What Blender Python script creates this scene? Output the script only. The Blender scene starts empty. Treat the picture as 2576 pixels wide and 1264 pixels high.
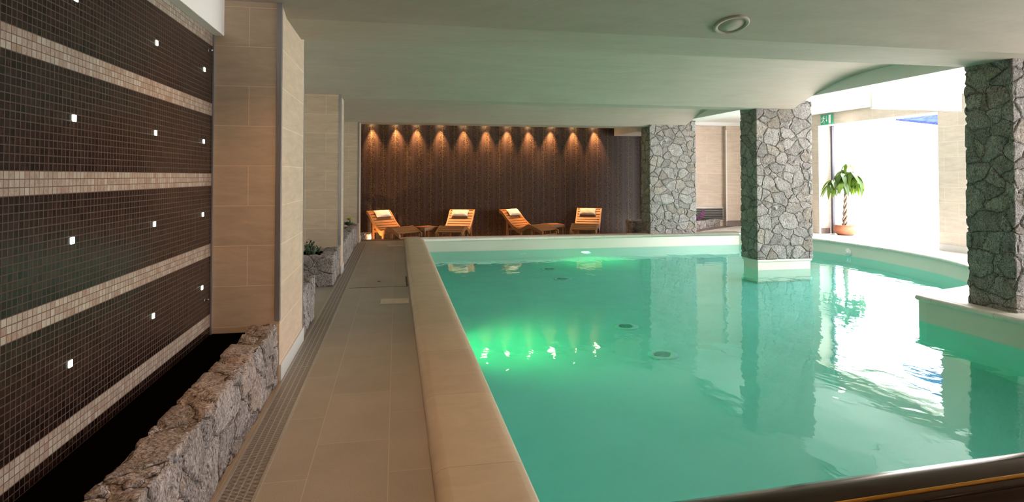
import bpy, bmesh, math, random
from mathutils import Vector, Matrix
random.seed(7)
sc = bpy.context.scene
COL = sc.collection
PI = math.pi
R = math.radians

# ------------------------------------------------------------------ node helpers
class G:
    """small wrapper for building node trees"""
    def __init__(s, name):
        s.m = bpy.data.materials.new(name); s.m.use_nodes = True
        s.t = s.m.node_tree; s.t.nodes.clear()
        s.out = s.t.nodes.new('ShaderNodeOutputMaterial')
    def n(s, typ, ins=None, **props):
        nd = s.t.nodes.new('ShaderNode' + typ)
        for k, v in props.items(): setattr(nd, k, v)
        for k, v in (ins or {}).items(): s.set(nd.inputs[k], v)
        return nd
    def set(s, sock, v):
        if hasattr(v, 'is_linked') or isinstance(v, bpy.types.NodeSocket): s.t.links.new(v, sock)
        else:
            if sock.type == 'RGBA' and len(v) == 3: v = (*v, 1)
            sock.default_value = v
    def math(s, op, a, b=0.0, c=0.0, clamp=False):
        nd = s.n('Math', {0: a, 1: b}, operation=op, use_clamp=clamp)
        if op in ('MULTIPLY_ADD', 'SMOOTH_MIN', 'COMPARE'): s.set(nd.inputs[2], c)
        return nd.outputs[0]
    def map(s, v, a, b, c=0.0, d=1.0, typ='LINEAR'):
        return s.n('MapRange', {0: v, 1: a, 2: b, 3: c, 4: d}, interpolation_type=typ).outputs[0]
    def mix(s, f, a, b, bt='MIX'):
        nd = s.n('Mix', data_type='RGBA', blend_type=bt)
        s.set(nd.inputs[0], f); s.set(nd.inputs[6], a); s.set(nd.inputs[7], b)
        return nd.outputs[2]
    def obj(s): return s.n('TexCoord').outputs['Object']
    def xyz(s, v):
        nd = s.n('SeparateXYZ', {0: v}); return nd.outputs[0], nd.outputs[1], nd.outputs[2]
    def vec(s, x=0.0, y=0.0, z=0.0): return s.n('CombineXYZ', {0: x, 1: y, 2: z}).outputs[0]
    def scale(s, v, sc3): return s.n('Mapping', {'Vector': v, 'Scale': sc3}).outputs[0]
    def noise(s, v, scale, detail=4, rough=.55, dist=0.0, col=False):
        nd = s.n('TexNoise', {'Vector': v, 'Scale': scale, 'Detail': detail, 'Roughness': rough, 'Distortion': dist})
        return nd.outputs['Color' if col else 0]
    def bsdf(s, color, rough=.6, metal=0.0, spec=.5, bump=None, bs=.3, bd=.01, **kw):
        ins = {'Base Color': color, 'Roughness': rough, 'Metallic': metal, 'Specular IOR Level': spec}
        ins.update(kw)
        nd = s.n('BsdfPrincipled', ins)
        if bump is not None:
            b = s.n('Bump', {'Height': bump, 'Strength': bs, 'Distance': bd})
            s.t.links.new(b.outputs[0], nd.inputs['Normal'])
        s.t.links.new(nd.outputs[0], s.out.inputs[0])
        return nd

def plain(name, color, rough=.6, metal=0.0, var=.12, scale=8.0, spec=.5, bump=.0):
    g = G(name); v = g.obj()
    nz = g.noise(v, scale, 5)
    f = g.map(nz, .3, .7, 1 - var, 1 + var)
    c = g.mix(1.0, color, g.n('CombineColor', {0: f, 1: f, 2: f}).outputs[0], 'MULTIPLY')
    g.bsdf(c, rough, metal, spec, bump=nz if bump else None, bs=bump)
    return g.m

def emission(name, color, strength):
    g = G(name)
    e = g.n('Emission', {'Color': color, 'Strength': strength})
    g.t.links.new(e.outputs[0], g.out.inputs[0])
    return g.m

def stone_mat(name, scale, dark, light, warm, disp=.035, joint=(.045, .04, .036)):
    g = G(name); v = g.obj()
    wn = g.n('TexNoise', {'Vector': v, 'Scale': 3.0, 'Detail': 4.0}).outputs['Color']
    sub = g.n('VectorMath', {0: wn, 1: (.5, .5, .5)}, operation='SUBTRACT').outputs[0]
    mul = g.n('VectorMath', {0: sub, 'Scale': .24}, operation='SCALE').outputs[0]
    w = g.n('VectorMath', {0: v, 1: mul}, operation='ADD').outputs[0]
    w = g.scale(w, (1, 1, 1.22))
    ed = g.n('TexVoronoi', {'Vector': w, 'Scale': scale, 'Randomness': 1.0}, feature='DISTANCE_TO_EDGE').outputs['Distance']
    cell = g.n('TexVoronoi', {'Vector': w, 'Scale': scale, 'Randomness': 1.0}, feature='F1').outputs['Color']
    cr, cg, cb = [g.n('SeparateColor', {0: cell}).outputs[i] for i in range(3)]
    brk = g.noise(v, 5.0, 3, .6)
    wid = g.map(brk, .35, .65, .004, .022)
    jm = g.n('MapRange', {0: ed, 1: 0.0, 2: wid, 3: 0.0, 4: 1.0}, interpolation_type='SMOOTHSTEP').outputs[0]
    rot = g.n('Mapping', {'Vector': v, 'Rotation': (.5, .4, .6), 'Scale': (1, 1, .45)}).outputs[0]
    vein = g.noise(rot, 30, 7, .7, 3.5)
    fine = g.noise(v, 75, 3, .6, 1.0)
    vein2 = g.noise(v, 8, 4, .6)
    f = g.map(g.math('ADD', g.math('MULTIPLY', vein, .7), g.math('MULTIPLY', fine, .3)), .40, .63)
    c = g.mix(f, dark, light)
    c = g.mix(g.map(cr, .6, 1.0, 0, .7), c, g.mix(1.0, c, warm, 'MULTIPLY'))
    tv = g.map(cg, 0, 1, .78, 1.12)
    tv2 = g.math('MULTIPLY', tv, g.map(vein2, .3, .7, .75, 1.2))
    c = g.mix(1.0, c, g.n('CombineColor', {0: tv2, 1: tv2, 2: tv2}).outputs[0], 'MULTIPLY')
    c = g.mix(jm, joint, c)
    g.bsdf(c, .82, 0, .25, bump=g.math('ADD', vein, g.math('MULTIPLY', jm, .4)), bs=.6, bd=.015)
    h = g.math('ADD', g.math('MULTIPLY', g.map(ed, .0, .08, 0, 1, 'SMOOTHSTEP'), .6), g.math('MULTIPLY', vein2, .7))
    h = g.math('ADD', h, g.math('MULTIPLY', cb, .35))
    d = g.n('Displacement', {'Height': h, 'Midlevel': 1.0, 'Scale': disp})
    g.t.links.new(d.outputs[0], g.out.inputs['Displacement'])
    g.m.displacement_method = 'BOTH'
    return g.m

def tile_mat(name, axis, base, width=.6, rowh=.2987, z0=.132 - .2987, ph=0.0, mortar=None):
    g = G(name); v = g.obj(); x, y, z = g.xyz(v)
    h = x if axis == 'x' else y
    vec = g.vec(g.math('ADD', h, -ph), g.math('ADD', z, -z0), 0.0)
    br = g.n('TexBrick', {'Vector': vec, 'Color1': (1, 1, 1), 'Color2': (.86, .86, .86), 'Mortar': (0, 0, 0), 'Scale': 1.0,
                          'Mortar Size': .0022, 'Mortar Smooth': .1, 'Brick Width': width, 'Row Height': rowh})
    n1 = g.noise(g.scale(v, (1, 1, 5)), 3.2, 6, .65, .6)
    n2 = g.noise(v, 55, 4, .6)
    f = g.map(n1, .3, .7, .86, 1.1)
    c = g.mix(1.0, base, g.n('CombineColor', {0: f, 1: f, 2: f}).outputs[0], 'MULTIPLY')
    c = g.mix(.5, c, g.mix(1.0, c, br.outputs[0], 'MULTIPLY'))
    mo = mortar or tuple(min(1, b * 1.35) for b in base)
    c = g.mix(br.outputs['Fac'], c, mo)
    pit = g.map(g.noise(g.scale(v, (1, 1, 1.6)), 30, 6, .7), .55, .75)
    g.bsdf(c, .55, 0, .35, bump=g.math('ADD', g.math('MULTIPLY', n2, .3), g.math('MULTIPLY', pit, -.6)), bs=.25, bd=.004)
    return g.m

# ------------------------------------------------------------------ materials
M = {}
def mosaic():
    g = G('mosaic'); v = g.obj(); x, y, z = g.xyz(v)
    p = .5155 / 17
    u = g.math('DIVIDE', y, p); w = g.math('DIVIDE', g.math('ADD', z, -1.4775 + .5155 * 4), p)
    fu = g.math('ABSOLUTE', g.math('ADD', g.math('FRACT', u), -.5)); fw = g.math('ABSOLUTE', g.math('ADD', g.math('FRACT', w), -.5))
    joint = g.map(g.math('MAXIMUM', fu, fw), .425, .455, 0, 1, 'SMOOTHSTEP')
    cid = g.vec(g.math('FLOOR', u), g.math('FLOOR', w), 0.0)
    wn = g.n('TexWhiteNoise', {'Vector': cid}, noise_dimensions='3D')
    r, rc = wn.outputs['Value'], wn.outputs['Color']
    rr, rg, rb = [g.n('SeparateColor', {0: rc}).outputs[i] for i in range(3)]
    band = g.math('LESS_THAN', g.math('FRACT', g.math('DIVIDE', w, 17.0)), 3 / 17)
    st = g.noise(g.n('VectorMath', {0: g.scale(v, (1, 260, 45)), 1: g.n('VectorMath', {0: rc, 'Scale': 40.0}, operation='SCALE').outputs[0]}, operation='ADD').outputs[0], 1.0, 4, .6, 1.2)
    dk = g.mix(g.math('MULTIPLY', g.map(st, .42, .72), g.map(r, .1, 1.0, .15, 1)), (.005, .0022, .0016), (.085, .042, .028))
    lt = g.mix(g.map(st, .3, .7), (.22, .15, .115), (.46, .40, .34))
    lt = g.mix(g.map(rr, .3, 1, 0, .65), lt, (.46, .44, .38))
    lt = g.mix(g.map(rb, .6, 1, 0, .5), lt, (.26, .15, .11))
    c = g.mix(band, dk, lt)
    jc = g.mix(band, (.07, .045, .038), (.12, .07, .05))
    c = g.mix(joint, c, jc)
    rough = g.map(joint, 0, 1, .22, .8)
    g.bsdf(c, rough, 0, .3, bump=g.math('SUBTRACT', g.math('MULTIPLY', rg, .25), joint), bs=.35, bd=.003)
    return g.m
M['mosaic'] = mosaic()

def wallpaper():
    g = G('wallpaper'); v = g.obj(); x, y, z = g.xyz(v)
    S = .3195
    p = g.math('DIVIDE', g.math('ADD', x, .659 + 40 * S), S)
    f = g.math('ADD', g.math('FRACT', g.math('ADD', p, .5)), -.5)
    d = g.math('MULTIPLY', g.math('ABSOLUTE', f), S)
    vo = g.n('TexVoronoi', {'Vector': g.vec(x, z, 0.0), 'Scale': 44.0, 'Randomness': .85}, voronoi_dimensions='2D', feature='F1')
    rr = g.n('SeparateColor', {0: vo.outputs['Color']}).outputs[0]
    dot = g.math('LESS_THAN', vo.outputs['Distance'], .29)
    dens = g.map(d, .01, .13, .85, 0.0)
    dots = g.math('MULTIPLY', dot, g.math('LESS_THAN', rr, dens))
    stem = g.math('LESS_THAN', d, .003)
    gold = g.math('MAXIMUM', dots, stem)
    mid = g.map(d, .03, .15, 0, 1, 'SMOOTHSTEP')
    line = g.math('LESS_THAN', g.math('ABSOLUTE', g.math('ADD', d, -.152)), .004)
    base = g.mix(mid, (.017, .0095, .0075), (.042, .025, .021))
    base = g.mix(line, base, (.06, .042, .038))
    c = g.mix(gold, base, (.14, .092, .052))
    g.bsdf(c, .5, 0, .35, bump=gold, bs=.2, bd=.002)
    return g.m
M['wallpaper'] = wallpaper()
M['tile_x'] = tile_mat('limestone_cladding', 'x', (.64, .505, .375), ph=-1.19)
M['tile_right'] = tile_mat('limestone_right', 'y', (.66, .575, .495), width=.6)
M['tile_back'] = tile_mat('limestone_back', 'x', (.68, .55, .45), width=.9)
M['stone'] = stone_mat('rubble_stone', 4.0, (.085, .08, .075), (.62, .595, .57), (1.0, .90, .76), .030)
M['stone_planter'] = stone_mat('planter_stone', 3.6, (.09, .075, .065), (.66, .60, .585), (1.0, .84, .72), .034)
M['strip'] = plain('alu_strip', (.36, .35, .36), .35, .6, .03)
M['plaster'] = plain('plaster_warm', (.6, .57, .51), .85, 0, .03, 1.5)
M['white'] = plain('plaster_white', (.86, .85, .83), .8, 0, .02, 2)
M['cream'] = plain('cream_panel', (.72, .68, .62), .6, 0, .05, 3)
M['skirting'] = plain('skirting_pale', (.60, .60, .58), .5, 0, .04)
M['skirt_brown'] = plain('skirting_brown', (.20, .15, .135), .5, 0, .08)
M['wood_step'] = plain('step_brown', (.13, .08, .05), .55, 0, .2, 12)
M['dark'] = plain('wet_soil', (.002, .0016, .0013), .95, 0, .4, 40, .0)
M['steel'] = plain('grate_steel', (.50, .47, .43), .38, .7, .06, 20)
M['chrome'] = plain('chrome', (.7, .7, .7), .15, 1.0, .02)
M['bronze'] = plain('rail_bronze', (.09, .06, .045), .16, 1.0, .03, 3)
M['fabric'] = plain('pillow_cloth', (.84, .80, .74), .9, 0, .05, 30, .2, .15)
M['terracotta'] = plain('terracotta', (.40, .15, .075), .75, 0, .12, 10)
M['trunk'] = plain('bark', (.28, .22, .17), .85, 0, .3, 30)
M['green_dark'] = plain('succulent', (.06, .11, .055), .5, 0, .3, 12)
M['yellow_plant'] = plain('yellow_leaf', (.62, .60, .16), .5, 0, .2, 12)
M['pale_plant'] = plain('pale_leaf', (.62, .45, .36), .5, 0, .2, 12)
M['purple'] = plain('orchid_petal', (.13, .015, .10), .6, 0, .2, 12)
M['coping'] = None
M['poolband'] = plain('pool_band', (.80, .77, .68), .35, 0, .02, 2)
M['sign_green'] = plain('sign_green', (.03, .36, .20), .4, 0, .02)
M['sign_white'] = plain('sign_white', (.9, .9, .9), .4, 0, .02)
M['frame'] = plain('door_frame_metal', (.07, .075, .10), .4, .3, .03)
M['awning'] = plain('awning_blue', (.035, .05, .16), .9, 0, .3, 9, 0.0)
M['vent_dark'] = plain('vent_dark', (.03, .03, .03), .7)
M['vent_slat'] = plain('vent_slat', (.46, .43, .40), .45, .4, .04)
M['lid'] = plain('glossy_lid', (.62, .56, .47), .2, 0, .1, 10)
M['lens'] = emission('lamp_lens', (1.0, .68, .34, 1), 120)
M['can'] = plain('lamp_can', (.75, .72, .68), .4, .2, .02)
M['downlight'] = emission('downlight_lens', (1, .86, .66, 1), 40)
M['tile_light'] = emission('tile_light', (.90, 1.0, .80, 1), 5)
M['pool_led'] = emission('pool_led', (.45, 1.0, .52, 1), 14)
M['terrace'] = plain('terrace_floor', (.8, .78, .74), .7, 0, .04, 2)

def leafmat(name, a, b):
    g = G(name); v = g.obj()
    c = g.mix(g.map(g.noise(v, 9, 3), .35, .65), a, b)
    pb = g.n('BsdfPrincipled', {'Base Color': c, 'Roughness': .4})
    tr = g.n('BsdfTranslucent', {'Color': g.mix(.5, c, (.18, .27, .02))})
    ms = g.n('MixShader', {0: .45, 1: pb.outputs[0], 2: tr.outputs[0]})
    g.t.links.new(ms.outputs[0], g.out.inputs[0])
    return g.m
M['leaf'] = leafmat('leaf_green', (.02, .06, .01), (.06, .13, .02))

def wood():
    g = G('teak'); v = g.obj()
    nz = g.noise(g.scale(v, (3, 40, 40)), 1.0, 5, .6, .8)
    c = g.mix(g.map(nz, .3, .7), (.24, .105, .038), (.42, .21, .085))
    g.bsdf(c, .45, 0, .4, bump=nz, bs=.15, bd=.003)
    return g.m
M['wood'] = wood()
M['sunlit_wood'] = plain('sunlit_wood', (.85, .74, .52), .6, 0, .08)  # paler copy of the lounger wood, imitating wash-out in bright daylight

def ceiling_mat():
    g = G('ceiling_plaster'); v = g.obj()
    n1 = g.noise(g.scale(v, (.5, 2.2, 1)), 2.0, 6, .6, .8)
    n2 = g.noise(g.scale(g.n('Mapping', {'Vector': v, 'Rotation': (0, 0, .6)}).outputs[0], (.6, 8, 1)), 3.0, 5, .7)
    f = g.math('MULTIPLY', g.map(n1, .3, .7, .92, 1.06), g.map(n2, .3, .7, .96, 1.04))
    c = g.mix(1.0, (.485, .41, .35), g.n('CombineColor', {0: f, 1: f, 2: f}).outputs[0], 'MULTIPLY')
    g.bsdf(c, .7, 0, .3, bump=n2, bs=.06, bd=.01)
    return g.m
M['ceiling'] = ceiling_mat()

def floor_mat():
    g = G('floor_tiles'); v = g.obj(); x, y, z = g.xyz(v)
    br = g.n('TexBrick', {'Vector': g.vec(g.math('ADD', y, -.02), g.math('ADD', x, .44), 0.0), 'Color1': (1, 1, 1), 'Color2': (.88, .88, .88), 'Mortar': (0, 0, 0),
                          'Scale': 1.0, 'Mortar Size': .0025, 'Mortar Smooth': .1, 'Brick Width': .8, 'Row Height': .407})
    sp = g.noise(v, 160, 3, .7); big = g.noise(v, 2.2, 4)
    f = g.math('MULTIPLY', g.map(sp, .25, .75, .8, 1.18), g.map(big, .3, .7, .92, 1.06))
    c = g.mix(1.0, (.375, .33, .275), g.n('CombineColor', {0: f, 1: f, 2: f}).outputs[0], 'MULTIPLY')
    c = g.mix(1.0, c, br.outputs[0], 'MULTIPLY')
    c = g.mix(br.outputs['Fac'], c, (.46, .40, .32))
    g.bsdf(c, .5, 0, .35, bump=sp, bs=.06, bd=.003)
    return g.m
M['floor'] = floor_mat()

def coping_mat(name, base, slab, axis):
    g = G(name); v = g.obj(); x, y, z = g.xyz(v)
    h = y if axis == 'y' else x
    fr = g.math('ABSOLUTE', g.math('ADD', g.math('FRACT', g.math('DIVIDE', h, slab)), -.5))
    jt = g.math('GREATER_THAN', fr, .5 - .0025 / slab)
    nz = g.noise(g.scale(v, (1.5, 3, 1)), 2.0, 6, .65, 1.0)
    rid = g.n('TexWhiteNoise', {'Vector': g.vec(g.math('FLOOR', g.math('ADD', g.math('DIVIDE', h, slab), 0.0)), 0.0, 0.0)}).outputs[0]
    f = g.math('MULTIPLY', g.map(nz, .3, .7, .9, 1.08), g.map(rid, 0, 1, .92, 1.06))
    c = g.mix(1.0, base, g.n('CombineColor', {0: f, 1: f, 2: f}).outputs[0], 'MULTIPLY')
    c = g.mix(jt, c, tuple(b * .55 for b in base))
    g.bsdf(c, .42, 0, .4)
    return g.m
M['coping_y'] = coping_mat('coping_left', (.56, .45, .32), 1.0, 'y')
M['coping_x'] = coping_mat('coping_far', (.74, .71, .62), .62, 'x')
M['coping_r'] = coping_mat('coping_right', (.78, .75, .68), .75, 'y')

def grate_mat():
    g = G('drain_grate'); v = g.obj(); x, y, z = g.xyz(v)
    s = g.math('ABSOLUTE', g.math('ADD', g.math('FRACT', g.math('DIVIDE', y, .0135)), -.5))
    m = g.map(s, .16, .24, 0, 1)
    c = g.mix(m, (.045, .035, .028), (.50, .46, .41))
    g.bsdf(c, g.map(m, 0, 1, .8, .4), g.math('MULTIPLY', m, .6), .5, bump=m, bs=.8, bd=.004)
    return g.m
M['grate'] = grate_mat()

def pool_mat():
    g = G('pool_plaster'); v = g.obj()
    nz = g.noise(v, 1.2, 4)
    c = g.mix(g.map(nz, .3, .7), (.30, .79, .71), (.34, .83, .76))
    g.bsdf(c, .6, 0, .2)
    return g.m
M['pool'] = pool_mat()

def water_mat():
    g = G('pool_water'); v = g.obj()
    b1 = g.noise(g.scale(v, (1, .6, 1)), 4.0, 2, .45, .3)
    b2 = g.noise(v, 22, 2, .5)
    h = g.math('ADD', b1, g.math('MULTIPLY', b2, .05))
    bump = g.n('Bump', {'Height': h, 'Strength': .085, 'Distance': .06})
    gl = g.n('BsdfGlass', {'Color': (.82, .99, .965, 1), 'Roughness': .025, 'IOR': 1.33, 'Normal': bump.outputs[0]})
    g.t.links.new(gl.outputs[0], g.out.inputs[0])
    return g.m
M['water'] = water_mat()

# ------------------------------------------------------------------ mesh helpers
class MB:
    def __init__(s): s.v = []; s.f = []; s.sm = []
    def add(s, vs, fs, smooth=False):
        o = len(s.v); s.v += [tuple(p) for p in vs]
        for f in fs: s.f.append([i + o for i in f]); s.sm.append(smooth)
        return s
    def box(s, x0, x1, y0, y1, z0, z1, mat=None):
        vs = [(x, y, z) for z in (z0, z1) for y in (y0, y1) for x in (x0, x1)]
        if mat: vs = [mat @ Vector(p) for p in vs]
        return s.add(vs, [(0, 2, 3, 1), (4, 5, 7, 6), (0, 1, 5, 4), (2, 6, 7, 3), (0, 4, 6, 2), (1, 3, 7, 5)])
    def bbox(s, x0, x1, y0, y1, z0, z1, b=.006, mat=None):
        bm = bmesh.new(); bmesh.ops.create_cube(bm, size=1)
        for q in bm.verts: q.co = Vector(((x0 + x1) / 2 + q.co.x * (x1 - x0), (y0 + y1) / 2 + q.co.y * (y1 - y0), (z0 + z1) / 2 + q.co.z * (z1 - z0)))
        bmesh.ops.bevel(bm, geom=list(bm.edges), offset=b, segments=2, affect='EDGES', profile=.5)
        bm.verts.index_update()
        vs = [(mat @ q.co) if mat else q.co.copy() for q in bm.verts]; fs = [[q.index for q in f.verts] for f in bm.faces]
        bm.free(); return s.add(vs, fs)
    def prism(s, pts, z0, z1):
        n = len(pts)
        vs = [(x, y, z0) for x, y in pts] + [(x, y, z1) for x, y in pts]
        fs = [tuple(range(n - 1, -1, -1)), tuple(range(n, 2 * n))] + [(i, (i + 1) % n, n + (i + 1) % n, n + i) for i in range(n)]
        return s.add(vs, fs)
    def lathe(s, prof, c=(0, 0, 0), seg=32, mat=None, cap=True):
        vs = []; fs = []
        for r, z in prof:
            for i in range(seg):
                a = 2 * PI * i / seg; vs.append(Vector((r * math.cos(a), r * math.sin(a), z)))
        for j in range(len(prof) - 1):
            for i in range(seg):
                k = (i + 1) % seg; fs.append((j * seg + i, j * seg + k, (j + 1) * seg + k, (j + 1) * seg + i))
        if cap:
            fs.append(tuple(range(seg - 1, -1, -1))); fs.append(tuple((len(prof) - 1) * seg + i for i in range(seg)))
        vs = [(mat @ p if mat else p) + Vector(c) for p in vs]
        return s.add(vs, fs, True)
    def tube(s, path, rad, seg=10):
        path = [Vector(p) for p in path]; n = len(path)
        rads = rad if isinstance(rad, (list, tuple)) else [rad] * n
        vs = []; fs = []; up = Vector((0, 0, 1))
        for i, p in enumerate(path):
            t = (path[min(i + 1, n - 1)] - path[max(i - 1, 0)]).normalized()
            a = t.cross(up if abs(t.z) < .95 else Vector((1, 0, 0))).normalized(); b = t.cross(a)
            for k in range(seg):
                q = 2 * PI * k / seg; vs.append(p + (a * math.cos(q) + b * math.sin(q)) * rads[i])
        for i in range(n - 1):
            for k in range(seg):
                m = (k + 1) % seg; fs.append((i * seg + k, i * seg + m, (i + 1) * seg + m, (i + 1) * seg + k))
        fs.append(tuple(range(seg - 1, -1, -1))); fs.append(tuple((n - 1) * seg + k for k in range(seg)))
        return s.add(vs, fs, True)
    def denseb(s, x0, x1, y0, y1, z0, z1, st=.03):
        """box whose six faces share finely divided edges, for displaced stone"""
        nx, ny, nz = [max(2, int(math.ceil(d / st))) for d in (x1 - x0, y1 - y0, z1 - z0)]
        idx = {}; vs = []; fs = []
        def vid(i, j, k):
            if (i, j, k) not in idx:
                idx[(i, j, k)] = len(vs); vs.append((x0 + (x1 - x0) * i / nx, y0 + (y1 - y0) * j / ny, z0 + (z1 - z0) * k / nz))
            return idx[(i, j, k)]
        for i in range(nx):
            for j in range(ny):
                fs.append((vid(i, j, 0), vid(i, j + 1, 0), vid(i + 1, j + 1, 0), vid(i + 1, j, 0)))
                fs.append((vid(i, j, nz), vid(i + 1, j, nz), vid(i + 1, j + 1, nz), vid(i, j + 1, nz)))
        for i in range(nx):
            for k in range(nz):
                fs.append((vid(i, 0, k), vid(i + 1, 0, k), vid(i + 1, 0, k + 1), vid(i, 0, k + 1)))
                fs.append((vid(i, ny, k), vid(i, ny, k + 1), vid(i + 1, ny, k + 1), vid(i + 1, ny, k)))
        for j in range(ny):
            for k in range(nz):
                fs.append((vid(0, j, k), vid(0, j, k + 1), vid(0, j + 1, k + 1), vid(0, j + 1, k)))
                fs.append((vid(nx, j, k), vid(nx, j + 1, k), vid(nx, j + 1, k + 1), vid(nx, j, k + 1)))
        return s.add(vs, fs, True)
    def obj(s, name, mat, parent=None, at=(0, 0, 0)):
        """link as one mesh object; vertices are given in world space, 'at' is the origin"""
        org = Vector(at)
        if parent is not None and parent.get('_o') is not None: org = Vector(parent['_o'])
        me = bpy.data.meshes.new(name)
        me.from_pydata([tuple(Vector(p) - org) for p in s.v], [], s.f)
        for p, q in zip(me.polygons, s.sm): p.use_smooth = q
        me.materials.append(mat); me.update()
        o = bpy.data.objects.new(name, me); COL.objects.link(o)
        if parent is not None: o.parent = parent
        else: o.location = org
        return o

def sweep(mb, pts, prof, closed=False, smooth=True):
    """profile (n, z) swept along a plan polyline; n is to the right of travel"""
    n = len(pts); vs = []; fs = []
    P = [Vector((a, b)) for a, b in pts]
    for i in range(n):
        if closed: a, b = P[i - 1], P[(i + 1) % n]
        else: a, b = P[max(i - 1, 0)], P[min(i + 1, n - 1)]
        d0 = (P[i] - a).normalized() if (P[i] - a).length > 1e-6 else (b - P[i]).normalized()
        d1 = (b - P[i]).normalized() if (b - P[i]).length > 1e-6 else d0
        n0 = Vector((d0.y, -d0.x)); n1 = Vector((d1.y, -d1.x))
        m = (n0 + n1).normalized(); k = 1 / max(.35, m.dot(n0))
        for pn, pz in prof: vs.append((P[i].x + m.x * pn * k, P[i].y + m.y * pn * k, pz))
    q = len(prof)
    for i in range(n if closed else n - 1):
        j = (i + 1) % n
        for k in range(q):
            l = (k + 1) % q; fs.append((i * q + k, i * q + l, j * q + l, j * q + k))
    if not closed:
        fs.append(tuple(range(q))); fs.append(tuple((n - 1) * q + k for k in range(q - 1, -1, -1)))
    mb.add(vs, fs, smooth)
    return mb

def tag(o, label=None, cat=None, group=None, kind=None):
    if label: o['label'] = label
    if cat: o['category'] = cat
    if group: o['group'] = group
    if kind: o['kind'] = kind
    return o
def thing(name, loc, label, cat, group=None, kind='thing', rz=0.0):
    o = bpy.data.objects.new(name, None); COL.objects.link(o); o.empty_display_size = .1
    o.location = loc; o.rotation_euler = (0, 0, rz)
    if rz == 0: o['_o'] = tuple(loc)
    return tag(o, label, cat, group, kind)
def struct(o, label, cat): return tag(o, label, cat, None, 'structure')
def copy_tree(o, parent=None):
    c = o.copy(); COL.objects.link(c)
    if parent is not None: c.parent = parent
    for ch in list(o.children): copy_tree(ch, c)
    return c

# ------------------------------------------------------------------ room shell
XL = -1.335                      # mosaic wall face
ZC = 2.80                        # springing of the vaults
XF = -1.6
YW = 16.5                        # wallpaper wall
LOW = -.22                       # floor of the lounger area
DK = .08                         # deck on the right

struct(MB().box(XL - .2, XL, -4, 4.9, -.3, 3.3).obj('wall_left', M['mosaic']), 'dark brown glass mosaic wall with pale horizontal bands on the left', 'wall')
struct(MB().box(-1.8, XF, 4.9, 16.7, -.3, 3.3).obj('wall_left_far', M['cream']), 'plain cream wall behind the farther planters', 'wall')
struct(MB().box(XF, 7.2, YW, YW + .2, LOW - .2, 3.25).obj('wall_back', M['wallpaper']), 'dark brown wallpaper wall with golden dotted stems behind the loungers', 'wall')
bw = MB().box(7.2, 9.53, 16.15, 16.7, 0, 3.02)
struct(bw.obj('wall_back_right', M['tile_back']), 'beige tiled wall with the grille beyond the stone pillars', 'wall')
struct(MB().box(9.53, 12.2, 16.0, 16.7, 0, 3.02).obj('wall_back_corner', M['tile_back']), 'pale tiled wall stepping forward right of the grille', 'wall')
struct(MB().box(7.2, 12.2, 15.9, 16.7, 3.02, 3.3).obj('trim_1', M['white']), 'white soffit strip on top of the beige tiled wall', 'trim')
struct(MB().bbox(9.515, 9.545, 15.985, 16.015, .22, 2.9, .004).obj('trim_2', M['white']), 'shiny vertical corner strip on the beige tiled wall', 'trim')
struct(MB().box(9.55, 11.5, 15.98, 16.0, DK, .24).obj('baseboard_back', M['skirt_brown']), 'dark brown baseboard under the far pale tiled wall', 'baseboard')
struct(MB().box(-1.6, 11.3, -4.2, -4.0, -.3, 3.6).obj('wall_front', M['skirt_brown']), 'plain dark brown wall at the near end of the pool hall', 'wall')  # unseen wall, coloured dark to cut bounced light

# right wall: piers and header around the openings
def pier(y0, y1, name, label):
    return struct(MB().box(10.6, 11.05, y0, y1, 0, 2.83).obj(name, M['tile_right']), label, 'wall')
pier(9.2, 10.03, 'wall_right', 'beige tiled wall pier right of the bright opening')
pier(13.45, 16.2, 'wall_right_far', 'pale tiled wall left of the bright opening behind the potted tree')
pier(4.7, 5.3, 'wall_right_near', 'tiled wall pier between the near openings')
pier(-4, .8, 'wall_right_front', 'tiled wall nearest the front of the hall')

struct(MB().box(10.6, 11.05, -4, 16.2, 2.83, 3.3).obj('trim_3', M['tile_right']), 'beige tiled lintel above the bright opening', 'trim')
struct(MB().box(10.585, 10.6, 9.2, 10.028, DK, .21).obj('baseboard_right', M['skirting']), 'grey baseboard at the foot of the beige tiled pier', 'baseboard')
struct(MB().box(10.66, 10.9, 13.435, 13.45, DK, .22).obj('baseboard_right_far', M['skirt_brown']), 'brown baseboard piece beside the dark door post', 'baseboard')
d = thing('door_1', (11.0, 13.4, DK), 'dark metal post at the left edge of the bright opening', 'door', None, 'structure')
MB().bbox(10.93, 11.0, 13.37, 13.43, DK, 2.83, .005).obj('door_frame', M['frame'], d)

# floor
fl = MB()
fl.box(-1.6, .4, -4.2, 14.6, -.3, 0)
fl.box(.4, 7.2, 14.1, 14.6, -.3, 0)
fl.box(-1.6, 7.2, 14.95, 16.7, LOW - .2, LOW)
fl.box(.4, 11.05, -4.2, 1.35, -.3, 0)
struct(fl.obj('floor', M['floor']), 'beige stone tiled floor beside the pool', 'floor')
struct(MB().bbox(-1.3, 7.2, 14.6, 14.97, -.3, .004, .004).obj('trim_4', M['wood_step']), 'dark brown step edge in front of the loungers', 'trim')

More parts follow.
